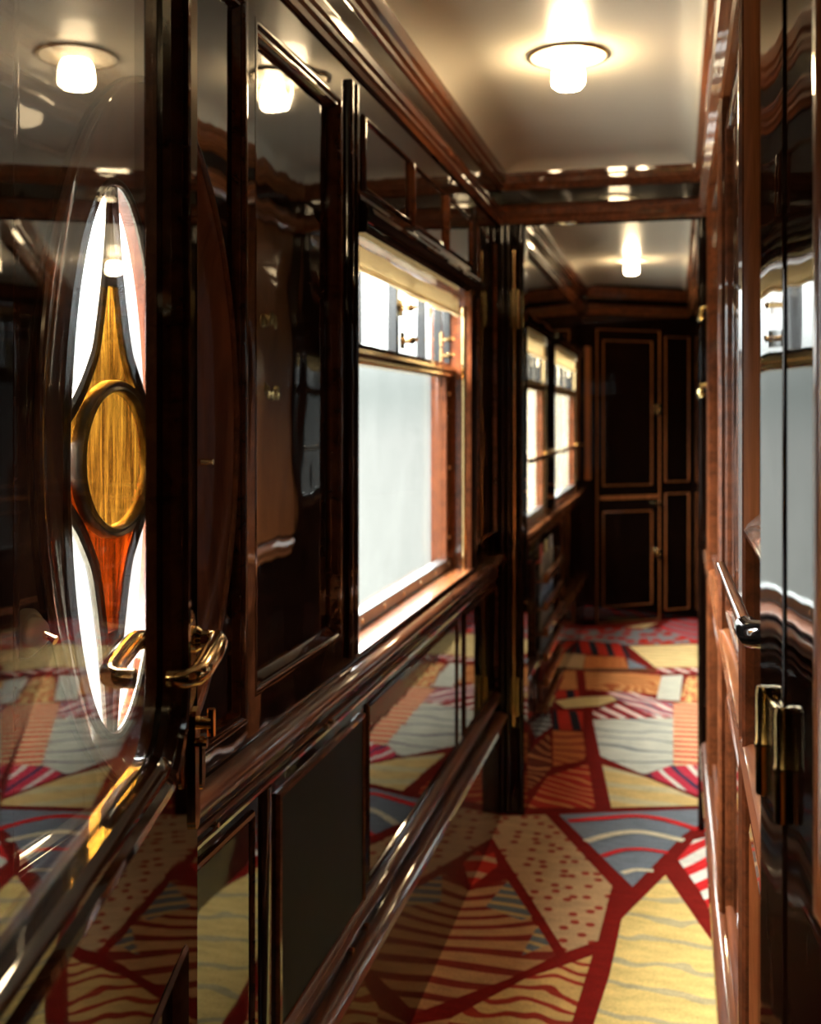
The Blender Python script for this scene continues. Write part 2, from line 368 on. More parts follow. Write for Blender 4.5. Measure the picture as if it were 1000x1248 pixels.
# ------------------------------------------------------------------ floor and carpet
mb = MB(); mb.box(-.75, .50, -2.3, 7.9, -.06, -.006); S(mb.build('floor', 'floor'), 'dark boarded floor under the patterned carpet', 'floor')
mb = MB(); mats = ['base']
mb.box(-.585, .097, -2.1, 7.75, -.006, 0)
near = [('yellow', [(-.19, 2.3), (.13, 2.3), (.13, 1.25), (-.10, 1.05), (-.22, 1.5)]),
        ('tanline', [(-.59, 2.36), (-.36, 2.5), (-.30, 1.75), (-.42, 1.5), (-.59, 1.62)]),
        ('yellowred', [(-.33, 2.45), (-.24, 2.5), (-.25, 1.5), (-.27, 1.75)]),
        ('yellow', [(-.59, 1.55), (-.43, 1.43), (-.28, 1.65), (-.25, 1.05), (-.59, .75)]),
        ('slate', [(-.22, 1.0), (.1, 1.18), (.1, .3), (-.25, .35)]), ('dots', [(-.58, .65), (-.27, .95), (-.3, .2), (-.58, -.1)]),
        ('orangewave', [(-.25, .28), (.1, .22), (.1, -1.2), (-.3, -1.0)])]
z = 0.0012
for key, pts in near + PATCHES:
    if key not in mats: mats.append(key)
    pts = [(min(.10, max(-.592, x)), y) for x, y in pts]
    mb.add([(x, y, z) for x, y in pts], [tuple(t) for t in tessellate_polygon([[Vector((x, y, 0)) for x, y in pts]])], mats.index(key))
    z += .00006
def smooth_line(pts, n=6):
    out = []
    for i in range(len(pts) - 1):
        p0, p1, p2, p3 = [Vector(pts[max(0, min(len(pts) - 1, j))]) for j in (i - 1, i, i + 1, i + 2)]
        for k in range(n):
            t = k / n
            out.append(.5 * (2 * p1 + (p2 - p0) * t + (2 * p0 - 5 * p1 + 4 * p2 - p3) * t * t + (3 * p1 - p0 - 3 * p2 + p3) * t ** 3))
    return out + [Vector(pts[-1])]
for key, w, pts in RIBBONS:
    if key not in mats: mats.append(key)
    ln = smooth_line(pts); vs = []
    for i, p in enumerate(ln):
        d = (ln[min(i + 1, len(ln) - 1)] - ln[max(i - 1, 0)]).normalized(); nn = Vector((-d.y, d.x)) * w / 2
        for q in (p + nn, p - nn): vs.append((min(.10, q.x), q.y, .0042))
    mb.add(vs, [(2 * i, 2 * i + 1, 2 * i + 3, 2 * i + 2) for i in range(len(ln) - 1)], mats.index(key))
tag(mb.build('carpet', [PM[k] for k in mats], smooth=0), 'patchwork art deco carpet in red, yellow, slate and cream running down the corridor', 'carpet')

# ------------------------------------------------------------------ left wall
mb = MB()
mb.plate(rect(-2.2, 7.3, 0, 2.2), [rect(.90, 1.46, .915, 1.93), rect(1.495, 1.915, .945, 1.915), rect(2.01, 3.22, .885, 1.70),
         rect(4.35, 5.15, .885, 1.69), rect(5.50, 6.72, .885, 1.69)], ML, -.05, 0)
wl = S(mb.build('wall_left', 'panel', smooth=0), 'dark lacquered panelled wall with the big windows', 'wall')
OC = (1.2, 1.325)
mb = MB(); mb.plate(rect(.89, 1.47, .905, 1.94), [ell(*OC, .245, .41)], ML, -.054, -.014); mb.build('oval_panel', 'panel', wl, smooth=0)
mb = MB(); mb.box(1.49, 1.92, .94, 1.92, -.05, -.020, 0, ML); mb.build('tall_panel', 'panel', wl, smooth=0)
REC = [(-.003, -.014), (-.003, .0005), (.003, .001), (.007, -.001), (.009, -.004), (.013, -.004), (.018, -.012), (.022, -.016), (.022, -.022), (-.002, -.022)]
for r in ((.90, 1.46, .915, 1.93), (1.495, 1.915, .945, 1.915)):
    frame_mb(ML, r, REC).build('panel_molding', 'molddark', wl)
for r in ((2.045, 2.43, 1.775, 1.925), (2.46, 2.82, 1.775, 1.925), (2.85, 3.20, 1.775, 1.925), (3.30, 3.64, .95, 1.92)):
    frame_mb(ML, r, [(u * .6, h * .6) for u, h in BEAD]).build('panel_molding', 'molddark', wl)
for a in (1.952, 1.985, 3.245):
    mb = MB(); half_round(mb, ML, a, .90, 1.96, .011); mb.build('bead', 'panel', wl)
# dado under the waist rail
for r in ((.95, 1.48, .435, .785), (2.07, 2.98, .435, .785), (3.08, 3.66, .435, .785)):
    mb = frame_mb(ML, r, [(0, 0), (.002, .005), (.006, .007), (.010, .005), (.012, 0)]); mb.build('dado_molding', 'molddark', wl)
    mb = MB(); mb.box(r[0] + .012, r[1] - .012, r[2] + .012, r[3] - .012, 0, .002, 0, ML); mb.build('dado_panel', 'dado', wl, smooth=0)
mb = MB(); mb.box(1.585, 2.035, .42, .765, 0, .004, 0, ML); bd = mb.build('painted_board', 'navy', wl, smooth=0); tag(bd, 'matt slate coloured board in the dado')
frame_mb(ML, (1.575, 2.045, .41, .775), [(0, 0), (.001, .007), (.006, .009), (.010, .006), (.010, 0)]).build('board_trim', 'molding', wl)
mb = MB(); half_round(mb, ML, 1.53, .43, .80, .02, sq=.4); mb.build('dado_stile', 'panel', wl)

# cornices, rails and plinths
def cprof(k):
    return [(0, 1.985), (.008 * k, 1.985), (.012 * k, 1.994), (.018 * k, 1.999), (.018 * k, 2.008), (.024 * k, 2.013), (.027 * k, 2.026), (.021 * k, 2.036), (.012 * k, 2.042),
            (.012 * k, 2.047), (.006 * k, 2.052), (.008 * k, 2.093), (.014 * k, 2.096), (.016 * k, 2.104), (.024 * k, 2.109), (.025 * k, 2.120), (.033 * k, 2.127), (.036 * k, 2.146), (.036 * k, 2.16), (0, 2.16)]
CM = [0, 0, 0, 0, 0, 0, 0, 0, 0, 0, 1, 0, 0, 0, 0, 0, 0, 0, 0, 0]
def cornice(name, mp, a0, a1, k, mat, lab):
    mb = MB(); mb.prism(cprof(k), lambda u, v: mp(a0, v, u), lambda u, v: mp(a1, v, u), mis=CM)
    return S(mb.build(name, [mat, 'panel'], smooth=25), lab, 'cornice')
cornice('trim_1', ML, -2.15, 3.70, .9, 'molding', 'stepped mahogany cornice above the left window, before the doorway')
cornice('trim_2', MR, .93, 3.70, 1.35, 'warmrail', 'stepped mahogany cornice along the right wall, before the doorway')
cornice('trim_3', ML, 3.80, 7.12, .9, 'molding', 'stepped cornice above the far windows, beyond the doorway')
cornice('trim_4', MR, 3.80, 7.5, 1.35, 'warmrail', 'stepped cornice along the right wall beyond the doorway')
cornice('trim_5', MF, .03, .80, .9, 'molding', 'stepped cornice over the slanted far door')
RAIL = [(0, .800), (.005, .801), (.0055, .806), (.002, .808), (.002, .818), (.006, .819), (.0075, .823), (.006, .827), (.003, .828), (.003, .846), (.014, .849), (.022, .853), (.025, .859), (.025, .866), (.021, .873), (.013, .878), (.005, .880), (0, .880)]
RM = [0, 0, 0, 1, 0, 0, 0, 0, 1, 0, 0, 0, 0, 0, 0, 0, 0, 0]
def rail(name, mp, a0, a1, prof, mat, lab, cat):
    mb = MB(); mb.prism(prof, lambda u, v: mp(a0, v, u), lambda u, v: mp(a1, v, u), mis=RM if prof is RAIL else None); o = mb.build(name, [mat, 'panel'], smooth=30)
    return S(o, lab, cat)
r1 = rail('trim_6', ML, .62, 3.70, RAIL, 'molding', 'bull-nosed waist rail under the left window', 'waist rail')
for a in (1.335, 1.80, 1.83, 2.6):
    mb = MB(); mb.tube([ML(a, .816, .002), ML(a, .816, .012)], .004, 10); mb.build('peg', 'brass', r1)
rail('trim_7', ML, 3.80, 7.1, RAIL, 'warmrail', 'waist rail under the far windows beyond the doorway', 'waist rail')
P2 = [(0, .385), (.010, .387), (.017, .394), (.019, .403), (.016, .412), (.008, .418), (0, .419)]
rail('trim_8', ML, .75, 3.66, P2, 'molding', 'round dado bead above the left plinth rail', 'bead')
PL = [(0, .0), (.016, .0), (.016, .302), (.022, .306), (.031, .312), (.035, .322), (.033, .334), (.025, .342), (.012, .346), (0, .346)]
def plinth(name, mp, a0, a1, lab):
    mb = MB(); mb.prism(PL, lambda u, v: mp(a0, v, u), lambda u, v: mp(a1, v, u), mis=[1, 1, 0, 0, 0, 0, 0, 0, 0, 0])
    return S(mb.build(name, ['molding', 'plinth'], smooth=30), lab, 'skirting')
b1 = plinth('baseboard_left', ML, .75, 3.69, 'glossy skirting with round capping below the left window')
for a in (1.95, 2.05):
    mb = MB(); mb.tube([ML(a, .362, 0), ML(a, .362, .012)], .007, 10); mb.build('stud', 'brass', b1)
plinth('baseboard_far', ML, 3.80, 7.1, 'glossy skirting under the far windows')

# ------------------------------------------------------------------ windows
def window(name, a0, a1, lab, near):
    ac = (a0 + a1) / 2
    w = empty(name, (-W, ac, .885), lab, 'window', None, 'structure'); b0, b1 = .885, 1.70 if near else 1.69
    mb = MB(); mb.plate(rect(a0 - .03, a1 + .03, b0 - .03, b1 + .03), [rect(a0, a1, b0 + .004, b1)], ML, -.125, -.051)
    mb.plate(rect(a0, a1, b0, b1), [rect(a0 + .005, a1 - .005, b0 + .006, b1 - .005)], ML, -.12, -.002); mb.build('reveal', 'creampaint' if not near else 'molding', w, smooth=0)
    mb = MB(); mb.box(a0 + .005, a1 - .005, b0 + .006, b0 + .010, -.06, .004, 0, ML); mb.build('sill', 'warmrail', w)
    G, BH = (-.075, -.016) if near else (-.026, -.006)
    mb = MB()
    for c0, c1 in ((a0 + .005, a0 + .055), (a1 - .075, a1 - .005)): mb.box(c0, c1, b0 + .01, 1.455, G - .018, G + .014, 0, ML)
    st = mb.build('sash_stile', 'molding', w, bevel=.003)
    for c in (a0 + .03, a1 - .04):
        for z in (.987, 1.191, 1.407):
            mb = MB(); mb.lathe([(0, .0135), (.006, .0135), (.006, .016), (.0035, .0175), (0, .0178)], lambda x, y, h: ML(c + x, z + y, G + h), 10, cap=False); mb.build('screw', 'screw', st)
    mb = MB(); mb.box(a0 + .005, a1 - .005, b0 + .010, b0 + .040, G - .018, G + .016, 0, ML); br = mb.build('bottom_rail', 'steel', w, bevel=.003)
    k = 7
    for i in range(k):
        c = a0 + .06 + (a1 - a0 - .12) * i / (k - 1)
        mb = MB(); mb.lathe([(0, .0155), (.006, .0155), (.006, .018), (.0035, .0195), (0, .0198)], lambda x, y, h: ML(c + x, b0 + .026 + y, G + h), 10, cap=False); mb.build('screw', 'screw', br)
    mb = MB(); mb.box(a0 + .055, a1 - .075, b0 + .040, 1.455, G - .003, G + .001, 0, ML); mb.build('lower_pane', 'pane', w, smooth=0)
    mb = MB(); mb.prism([(G - .02, 1.452), (G + .02, 1.452), (G + .026, 1.458), (G + .022, 1.466), (G + .028, 1.474), (G + .022, 1.484), (G - .02, 1.486)],
                        lambda u, v: ML(a0 + .005, v, u), lambda u, v: ML(a1 - .005, v, u)); mb.build('brass_transom', 'oldbrass', w, smooth=25)
    # ventilator lights above the transom
    f = (a1 - a0) / 1.21
    ms = [a0 + .005, a0 + .26 * f, a0 + .575 * f, a0 + .875 * f, a0 + 1.085 * f, a1 - .005]; wd = [.012, .006, .020, .006, .012, .012]
    mb = MB()
    for c, q in zip(ms, wd): mb.box(c - q / 2 if c > a0 + .01 else c, c + q / 2 if c < a1 - .01 else c, 1.486, 1.67, G - .014, G + .010, 0, ML)
    mb.box(a0 + .005, a1 - .005, 1.662, 1.685, G - .014, G + .010, 0, ML)
    mb.box(a0 + .005, a1 - .005, 1.486, 1.497, G - .014, G + .010, 0, ML)
    mb.build('ventilator_frame', 'black', w, bevel=.002)
    mb = MB(); mb.box(a0 + .008, a1 - .008, 1.49, 1.67, G - .005, G - .002, 0, ML); mb.build('ventilator_pane', 'glass', w, smooth=0)
    if near:
        for c, z in ((2.61, 1.605), (2.625, 1.527), (3.09, 1.56), (3.09, 1.515)):
            mb = MB(); mb.tube([ML(c, z, G + .006), ML(c, z, G + .03)], .007, 10)
            mb.tube([ML(c, z - .004, G + .03), ML(c, z, G + .034), ML(c + .045, z + .006, G + .036)], [.008, .009, .005], 10)
            mb.box(c - .014, c + .014, z - .02, z + .02, G + .008, G + .013, 0, ML); mb.build('latch', 'brass', w)
        for c in (a0 + .03, a1 - .045):
            mb = MB(); mb.tube([ML(c, b0 + .010, BH), ML(c, 1.66, BH)], .008, 14); mb.build('blind_guide_rod', 'brass', w)
    else:
        c = a0 + .5 * (a1 - a0)
        mb = MB(); mb.tube([ML(a0 - .06, 1.165, .035), ML(a1 + .06, 1.165, .035)], .009, 12)
        for q in (a0 - .045, a1 + .045): mb.tube([ML(q, 1.165, 0), ML(q, 1.165, .035)], .007, 10)
        mb.build('guard_rail', 'brass', w)
        mb = MB(); mb.tube([ML(a1 - .045, b0 + .010, BH), ML(a1 - .045, 1.66, BH)], .008, 14); mb.build('blind_guide_rod', 'brass', w)
    # small cornice over the opening
    mb = MB(); WC = [(0, 1.688), (.020, 1.688), (.026, 1.695), (.022, 1.705), (.030, 1.710), (.038, 1.722), (.034, 1.733), (.022, 1.737), (.022, 1.745), (.012, 1.750), (.010, 1.760), (0, 1.762)]
    mb.prism(WC, lambda u, v: ML(a0 - .012, v, u), lambda u, v: ML(a1 + .02, v, u)); mb.build('head_cornice', 'panel', w, smooth=25)
    return w
window('window_1', 2.01, 3.22, 'large carriage window with misty pane, nearest the camera on the left wall', True)
window('window_2', 4.35, 5.15, 'window above the magazine rack beyond the doorway', False)
window('window_3', 5.50, 6.72, 'last window on the left before the far slanted door', False)
def blind(a0, a1, low, lab, H=-.030):
    mb = MB(); n = 40; top = []; bot = []
    fr = []; bk = []
    for i in range(n + 1):
        t = i / n; a = a0 + (a1 - a0) * t; h = H + (.004 if H < -.02 else .002) * math.sin(t * 9) + .002 * math.sin(t * 31)
        zb = low + .004 * math.sin(t * 5 + 1) + .002 * math.sin(t * 23)
        fr.append([ML(a, zb, h), ML(a, 1.683, h), ML(a, 1.683, h - .004), ML(a, zb, h - .004)])
    mb.rings(fr); o = mb.build('roller_blind', 'blind', smooth=40); tag(o, lab, 'blind', 'roller blinds above the windows')
    mb = MB(); mb.tube([ML(a0 + .005, low + .004, H + .007), ML(a1 - .005, low + .004, H + .007)], .006, 10); mb.build('hem_bar', 'blind', o)
    c = a0 + .62 * (a1 - a0)
    mb = MB(); mb.tube([ML(c, low, H + .008), ML(c, low - .012, H + .009), ML(c, low - .02, H + .008), ML(c, low - .045, H + .008)], [.0015, .002, .006, .004], 8); mb.build('pull_tassel', 'blind', o)
blind(2.03, 3.16, 1.632, 'cream roller blind drawn up at the top of the nearest big window')
blind(4.37, 5.10, 1.600, 'cream roller blind at the top of the window above the magazine rack', -.009)
blind(5.52, 6.66, 1.600, 'cream roller blind at the top of the window before the far door', -.009)

# oval stained window
oc = (1.188, 1.2945)
ow = empty('window_4', (-W, oc[0], oc[1] - .33), 'oval leaded window with amber star and medallion behind the glazed door', 'window', None, 'structure')
mb = MB(); rs = []
for k, (t, h) in enumerate([(-.03, -.016), (-.02, -.012), (0, -.010), (.03, -.013), (.25, -.026), (.5, -.038), (.75, -.047), (.93, -.052), (1, -.056), (1, -.075), (-.03, -.075)]):
    ca, cb = OC[0] + (oc[0] - OC[0]) * t, OC[1] + (oc[1] - OC[1]) * t
    ra, rb = .245 + (.112 - .245) * t, .41 + (.327 - .41) * t
    rs.append([ML(a, b, h) for a, b in ell(ca, cb, ra, rb, 96)])
mb.rings(rs, closed_path=True); rv = mb.build('splayed_reveal', 'oak', ow, smooth=60)
mb = MB(); mb.tube([ML(a, b, -.010) for a, b in ell(*OC, .246, .411, 96)], .0045, 8, True); mb.build('rim_bead', 'molding', ow)
mb = MB(); mb.tube([ML(a, b, -.054) for a, b in ell(*oc, .111, .326, 96)], .005, 8, True); mb.build('window_rim', 'lead', ow)
mb = MB(); mb.tube([ML(1.385, 1.283, -.034), ML(1.385, 1.283, -.018)], [.005, .004], 12); mb.build('peg', 'brass', ow)
mb = MB(); mb.plate(ell(*oc, .116, .331, 72), [], ML, -.072, -.069); mb.build('pane', 'glass', ow, smooth=0)
cur = [(.004, .327), (.008, .29), (.012, .253), (.020, .204), (.036, .136), (.050, .107), (.078, .070), (.110, .042)]
cur = [tuple(p) for p in smooth_line(cur, 5)]
def q4(sx, sz): return [(oc[0] + sx * x, oc[1] + sz * z) for x, z in cur]
tip = 15                                            # the narrow ends of the star are solid lead
def half(sz):
    ar = [(oc[0] + .080 * math.cos(t), oc[1] + sz * .083 * math.sin(t)) for t in [.12 + (PI - .24) * k / 24 for k in range(25)]]
    return q4(1, sz)[tip:] + ar + q4(-1, sz)[tip:][::-1]
mb = MB(); mb.plate(half(1), [], ML, -.066, -.063); mb.build('amber_star_glass', 'amber', ow, smooth=0)
mb = MB(); mb.plate(half(-1), [], ML, -.066, -.063); mb.build('rust_star_glass', 'rust', ow, smooth=0)
for sz in (1, -1):
    mb = MB(); mb.plate(q4(1, sz)[:tip + 1] + q4(-1, sz)[:tip + 1][::-1][:-1], [], ML, -.067, -.060); mb.build('star_tip', 'lead', ow, smooth=0)
for sx, sz in ((1, 1), (-1, 1), (-1, -1), (1, -1)):
    mb = MB(); mb.tube([ML(a, b, -.062) for a, b in q4(sx, sz)], [.006 + .003 * k / 35 for k in range(36)], 10); mb.build('came', 'lead', ow)
mb = MB(); mb.plate(ell(*oc, .081, .083, 48), [], ML, -.058, -.055); md = mb.build('medallion', 'amber', ow, smooth=0)
mb = MB(); rs = []
for s, h in ((.092, -.062), (.093, -.050), (.096, -.047), (.100, -.050), (.104, -.047), (.107, -.052), (.107, -.062)):
    rs.append([ML(a, b, h) for a, b in ell(*oc, s - .016, s - .014, 64)])
mb.rings(rs, closed_path=True); mb.build('medallion_ring', 'lead', ow, smooth=50)

# ------------------------------------------------------------------ right wall
mb = MB(); mb.box(.90, 7.7, 0, 2.2, -.05, 0, 0, MR); wr = S(mb.build('wall_right', 'panel', smooth=0), 'panelled mahogany wall along the right of the corridor', 'wall')
mb = MB(); mb.box(3.28, 3.70, .93, 1.98, 0, .005, 0, MR); mb.build('pale_panel', 'warm', wr, smooth=0)
for r in ((1.78, 2.27, .95, 1.92), (2.50, 3.22, .95, 1.92), (1.78, 2.27, .37, .80), (2.50, 3.22, .37, .80)):
    frame_mb(MR, r, [(u * .7, h * .7) for u, h in BEAD]).build('panel_molding', 'molding', wr)
CAS = [(0, 0), (0, .014), (.006, .018), (.014, .016), (.018, .010), (.034, .010), (.038, .016), (.050, .020), (.062, .016), (.066, .008), (.080, .008), (.084, .014), (.092, .016), (.098, .012), (.10, 0)]
for a in (1.50, 2.30, 3.16):
    mb = MB(); mb.prism([(a + u, v) for u, v in CAS], lambda u, v: MR(u, .35, v), lambda u, v: MR(u, 1.98, v)); mb.build('casing', 'molding', wr, smooth=25)
RR = [(0, .862), (.006, .862), (.010, .870), (.009, .880), (.016, .886), (.021, .894), (.022, .904), (.017, .914), (.008, .919), (0, .920)]
hr = rail('trim_9', MR, .95, 3.66, RR, 'warmrail', 'honey coloured waist rail along the right wall', 'waist rail')
plinth('baseboard_right', MR, .95, 3.50, 'glossy skirting with pale capping on the right wall')
mb = MB(); mb.box(-.75, .52, -2.3, -2.2, 0, 2.3); S(mb.build('wall_back', 'panel', smooth=0), 'dark panelled wall closing the vestibule behind us', 'wall')
mb = MB(); mb.box(.105, .50, .90, .95, 0, 2.2); S(mb.build('wall_return', 'panel', smooth=0), 'short dark wall return beside the jamb', 'wall')
mb = MB(); mb.box(.45, .50, -2.2, .90, 0, 2.2)
S(mb.build('wall_vestibule', 'panel', smooth=0), 'dark panelled vestibule wall behind the folded door', 'wall')
# compartment door in the right wall with lever
d3 = empty('door_3', (RX, 1.2, 0), 'compartment door in the right wall with a long brass lever and black grip', 'door', None, 'structure')
mb = MB(); mb.box(.96, 1.49, .35, 1.97, 0, .004, 0, MR); mb.build('leaf', 'dado', d3, smooth=0)
frame_mb(MR, (1.0, 1.44, 1.19, 1.92), [(0, .004), (0, .014), (.006, .018), (.014, .020), (.022, .016), (.030, .010), (.036, .004)]).build('panel_molding', 'warm', d3)
frame_mb(MR, (1.0, 1.44, .40, .84), [(0, .004), (.002, .012), (.010, .014), (.016, .004)]).build('panel_molding', 'warm', d3)
mb = MB(); mb.tube([(.096, 1.06, 1.150), (.080, 1.068, 1.144), (.068, 1.085, 1.141), (.064, 1.105, 1.143)], [.011, .013, .0135, .012], 14); hd = mb.build('lever_grip', 'black', d3, smooth=60); tag(hd, 'black rounded grip')
mb = MB(); mb.tube([(.0645, 1.10, 1.143), (.060, 1.16, 1.152), (.048, 1.30, 1.176)], [.007, .0065, .005], 12); mb.build('lever_arm', 'warmrail', hd, smooth=60)
mb = MB(); mb.box(1.05, 1.10, 1.06, 1.18, .004, .007, 0, MR); mb.box(1.055, 1.08, .98, 1.04, .004, .010, 0, MR); mb.build('lock_plate', 'brass', d3, bevel=.002)

# ------------------------------------------------------------------ folded door and jamb, near right
mb = MB(); mb.box(0, .0775, 0, 2.15, -.034, 0, 0, MJ); jb = S(mb.build('trim_10', 'panel', bevel=.005, seg=3), 'black lacquered door jamb carrying the twin-barrel brass hinge', 'door jamb')
d5 = empty('door_2', MJ(.083, 0, 0), 'black lacquered door leaf folded back beside the camera, at the right edge', 'door', None, 'structure')
mb = MB(); mb.plate(rect(.0815, .62, .02, 1.98), [rect(.157, .53, 1.035, 1.90)], MJ, -.034, 0); mb.build('leaf', 'panel', d5, bevel=.005, seg=3, smooth=0)
mb = MB(); mb.box(.14, .54, 1.02, 1.91, -.028, -.014, 0, MJ); mb.build('burl_panel', 'red', d5, smooth=0)
frame_mb(MJ, (.157, .53, 1.035, 1.90), [(-.002, -.01), (-.002, .0005), (.002, .002), (.008, .002), (.011, .000), (.018, -.003), (.024, -.012), (.024, -.016)]).build('panel_molding', 'warm', d5)
frame_mb(MJ, (.15, .53, .12, .93)).build('panel_molding', 'molding', d5)
for s, nm in ((.032, 'hinge_barrel'), (.090, 'hinge_barrel')):
    mb = MB(); c = .004
    mp = lambda x, y, h, s=s: MJ(s + x, h, c + y)
    mb.lathe([(0, 1.068), (.0050, 1.068), (.0056, 1.070), (.0056, 1.102), (.0064, 1.103), (.0064, 1.106), (.0056, 1.107), (.0056, 1.142), (.0050, 1.1455), (.0045, 1.147), (0, 1.1475)], mp, 20, cap=False)
    mb.build(nm, 'oldbrass', d5, smooth=40)
mb = MB(); mb.box(.032, .088, 1.070, 1.142, .0005, .004, 0, MJ); mb.build('hinge_plate', 'oldbrass', d5, bevel=.001)

# ------------------------------------------------------------------ glazed door standing open at the left
d1 = empty('door_1', MD(.66, 0, -.02), 'open glazed door with round-cornered pane and brass lever, at the left edge', 'door', None, 'structure')
gl = rrect(.355, .905, 1.074, 1.86, .055)
mb = MB(); mb.plate(rect(.29, 1.04, .015, 1.98), [gl, rect(.37, .985, .14, .872)], MD, -.014, 0); mb.build('leaf', 'dado', d1, smooth=0)
mb = MB(); mb.box(.36, .995, .13, .88, -.013, -.009, 0, MD); mb.build('lower_panel', 'dado', d1, smooth=0)
mb = MB(); mb.plate(rrect(.345, .915, 1.064, 1.87, .06), [], MD, -.0065, -.0025); mb.build('pane', 'doorglass', d1, smooth=0)
BOL = [(.002, -.002), (.002, .005), (-.001, .010), (-.004, .013), (-.007, .013), (-.009, .011), (-.011, .013), (-.014, .016), (-.019, .017), (-.023, .015), (-.025, .011), (-.027, .012), (-.030, .010), (-.033, .005), (-.034, 0), (-.02, -.001)]
mb = MB(); mb.sweep(gl, BOL, MD); mb.build('glazing_molding', 'molddark', d1, smooth=28)
mb = MB(); mb.sweep(gl, [(.002, -.007), (.002, -.016), (-.006, -.018), (-.02, -.018), (-.024, -.014)], MD); mb.build('back_molding', 'molding', d1, smooth=28)
frame_mb(MD, (.37, .985, .14, .872), [(-.003, 0), (0, .003), (.005, 0), (.010, -.005), (.012, -.009), (-.003, -.009)]).build('panel_molding', 'molding', d1)
def pull(side):
    s = (lambda h: h) if side > 0 else (lambda h: -.014 - h)
    mb = MB(); pl = rrect(.968, 1.012, 1.082, 1.172, .020, 6)
    mb.plate(pl, [], MD, s(0), s(.0035)); mb.plate(rrect(.974, 1.006, 1.09, 1.164, .015, 6), [], MD, s(.0035), s(.006))
    hp = mb.build('handle_plate', 'brass', d1, bevel=.001)
    mb = MB(); path = [(.990, 1.146, .004), (.990, 1.146, .022), (.986, 1.146, .0285), (.974, 1.1455, .0305), (.940, 1.142, .0310), (.902, 1.138, .0300), (.889, 1.137, .0270), (.885, 1.136, .020), (.885, 1.136, .006)]
    mb.tube([MD(a, b, s(h)) for a, b, h in path], [.0085, .0085, .009, .009, .0095, .009, .0085, .008, .008], 14)
    mb.build('lever', 'brass', hp, smooth=60)
    mb = MB(); mb.lathe([(0, .004), (.012, .004), (.012, .010), (.009, .014), (.009, .02), (0, .02)], lambda x, y, h: MD(.990 + x, 1.146 + y, s(h)), 18, cap=False); mb.build('rose', 'brass', hp)
pull(1); pull(-1)
mb = MB(); mb.plate(rrect(1.010, 1.034, .965, 1.078, .011, 6), [], MD, 0, .004); lk = mb.build('lock_plate', 'brass', d1, bevel=.001)
mb = MB(); mb.plate(rrect(1.006, 1.022, 1.004, 1.052, .0078, 6), [], MD, .008, .011); mb.tube([MD(1.014, 1.046, .003), MD(1.014, 1.046, .014)], .005, 10); mb.build('keyhole_cover', 'brass', lk)
mb = MB(); mb.tube([MD(1.024, 1.062, .003), MD(1.024, 1.062, .016)], .006, 12); mb.tube([MD(1.024, 1.075, .016), MD(1.024, 1.05, .016)], .004, 10); mb.build('thumb_turn', 'brass', lk)

# ------------------------------------------------------------------ doorway, beams, ceilings, far wall
def MP(a, b, h): return (a, 3.71 - h, b)
mb = MB(); mb.plate([(-.60, 0), (-.50, 0), (-.50, 1.992), (.065, 1.992), (.065, 0), (.12, 0), (.12, 2.2), (-.60, 2.2)], [], MP, -.08, 0)
pt = S(mb.build('wall_partition', 'panel', smooth=0), 'dark lacquered doorway across the corridor', 'wall')
BP = [(0, 1.985), (.014, 1.985), (.020, 1.992), (.022, 2.004), (.030, 2.010), (.032, 2.026), (.026, 2.040), (.014, 2.046), (.006, 2.052), (.008, 2.098), (.016, 2.102), (.020, 2.112), (.028, 2.118), (.030, 2.135), (.036, 2.142), (.038, 2.16), (0, 2.16)]
mb = MB(); mb.prism(BP, lambda u, v: MP(-.585, v, u), lambda u, v: MP(.095, v, u), mis=[0] * 8 + [1] + [0] * 8)
S(mb.build('trim_11', ['molding', 'panel'], smooth=25), 'mahogany beam molding over the doorway', 'beam')
mb = MB(); half_round(mb, MP, -.535, .30, 1.90, .0065, sq=1.2); mb.build('edge_strip', 'brass', pt)
for c, r in ((-.555, .010), (-.512, .007), (-.575, .008), (.075, .007)):
    mb = MB(); half_round(mb, MP, c, .0, 1.985, r, sq=1.1); mb.build('bead', 'panel', pt)
for z in (1.70, .40):
    mb = MB(); mb.tube([MP(-.522, z - .065, .010), MP(-.522, z + .065, .010)], .009, 12); mb.box(-.548, -.503, z - .06, z + .06, 0, .004, 0, MP); mb.build('hinge', 'oldbrass', pt)
def vault(name, x0, x1, y0, y1, lab, edges):
    mb = MB(); nx, ny = 48, 90; vs = []
    R = .11
    def off(d): d = max(0, min(R, d)); return .055 * (1 - math.sqrt(max(0, 1 - ((R - d) / R) ** 2)))
    for j in range(ny + 1):
        for i in range(nx + 1):
            fx = .5 - .5 * math.cos(PI * i / nx); fy = .5 - .5 * math.cos(PI * j / ny)
            x = x0 + (x1 - x0) * fx; y = y0 + (y1 - y0) * fy
            ds = [off(x - x0), off((x1 - x) * 1.6), off(y - y0) if 'n' in edges else 0, off(y1 - y) if 'f' in edges else 0]
            vs.append((x, y, CEIL - max(ds)))
    k = len(vs); vs += [(x, y, CEIL + .03) for x, y, z in vs]
    q = lambda i, j: j * (nx + 1) + i
    fs = [(q(i, j), q(i + 1, j), q(i + 1, j + 1), q(i, j + 1)) for j in range(ny) for i in range(nx)]
    fs += [tuple(k + t for t in f)[::-1] for f in list(fs)]
    mb.add(vs, fs); return S(mb.build(name, 'ceil', smooth=50), lab, 'ceiling')
vault('ceiling', -.575, .058, -2.2, 3.69, 'glossy cream coved ceiling before the doorway', 'f')
vault('ceiling_far', -.575, .075, 3.79, 7.7, 'glossy cream ceiling beyond the doorway', 'nf')
mb = MB(); mb.box(-.80, .55, -2.3, 7.9, 2.212, 2.26); mb.box(.05, .47, -2.2, .94, 2.15, 2.2); S(mb.build('ceiling_roof', 'panel', smooth=0), 'dark roof over the carriage corridor', 'roof')
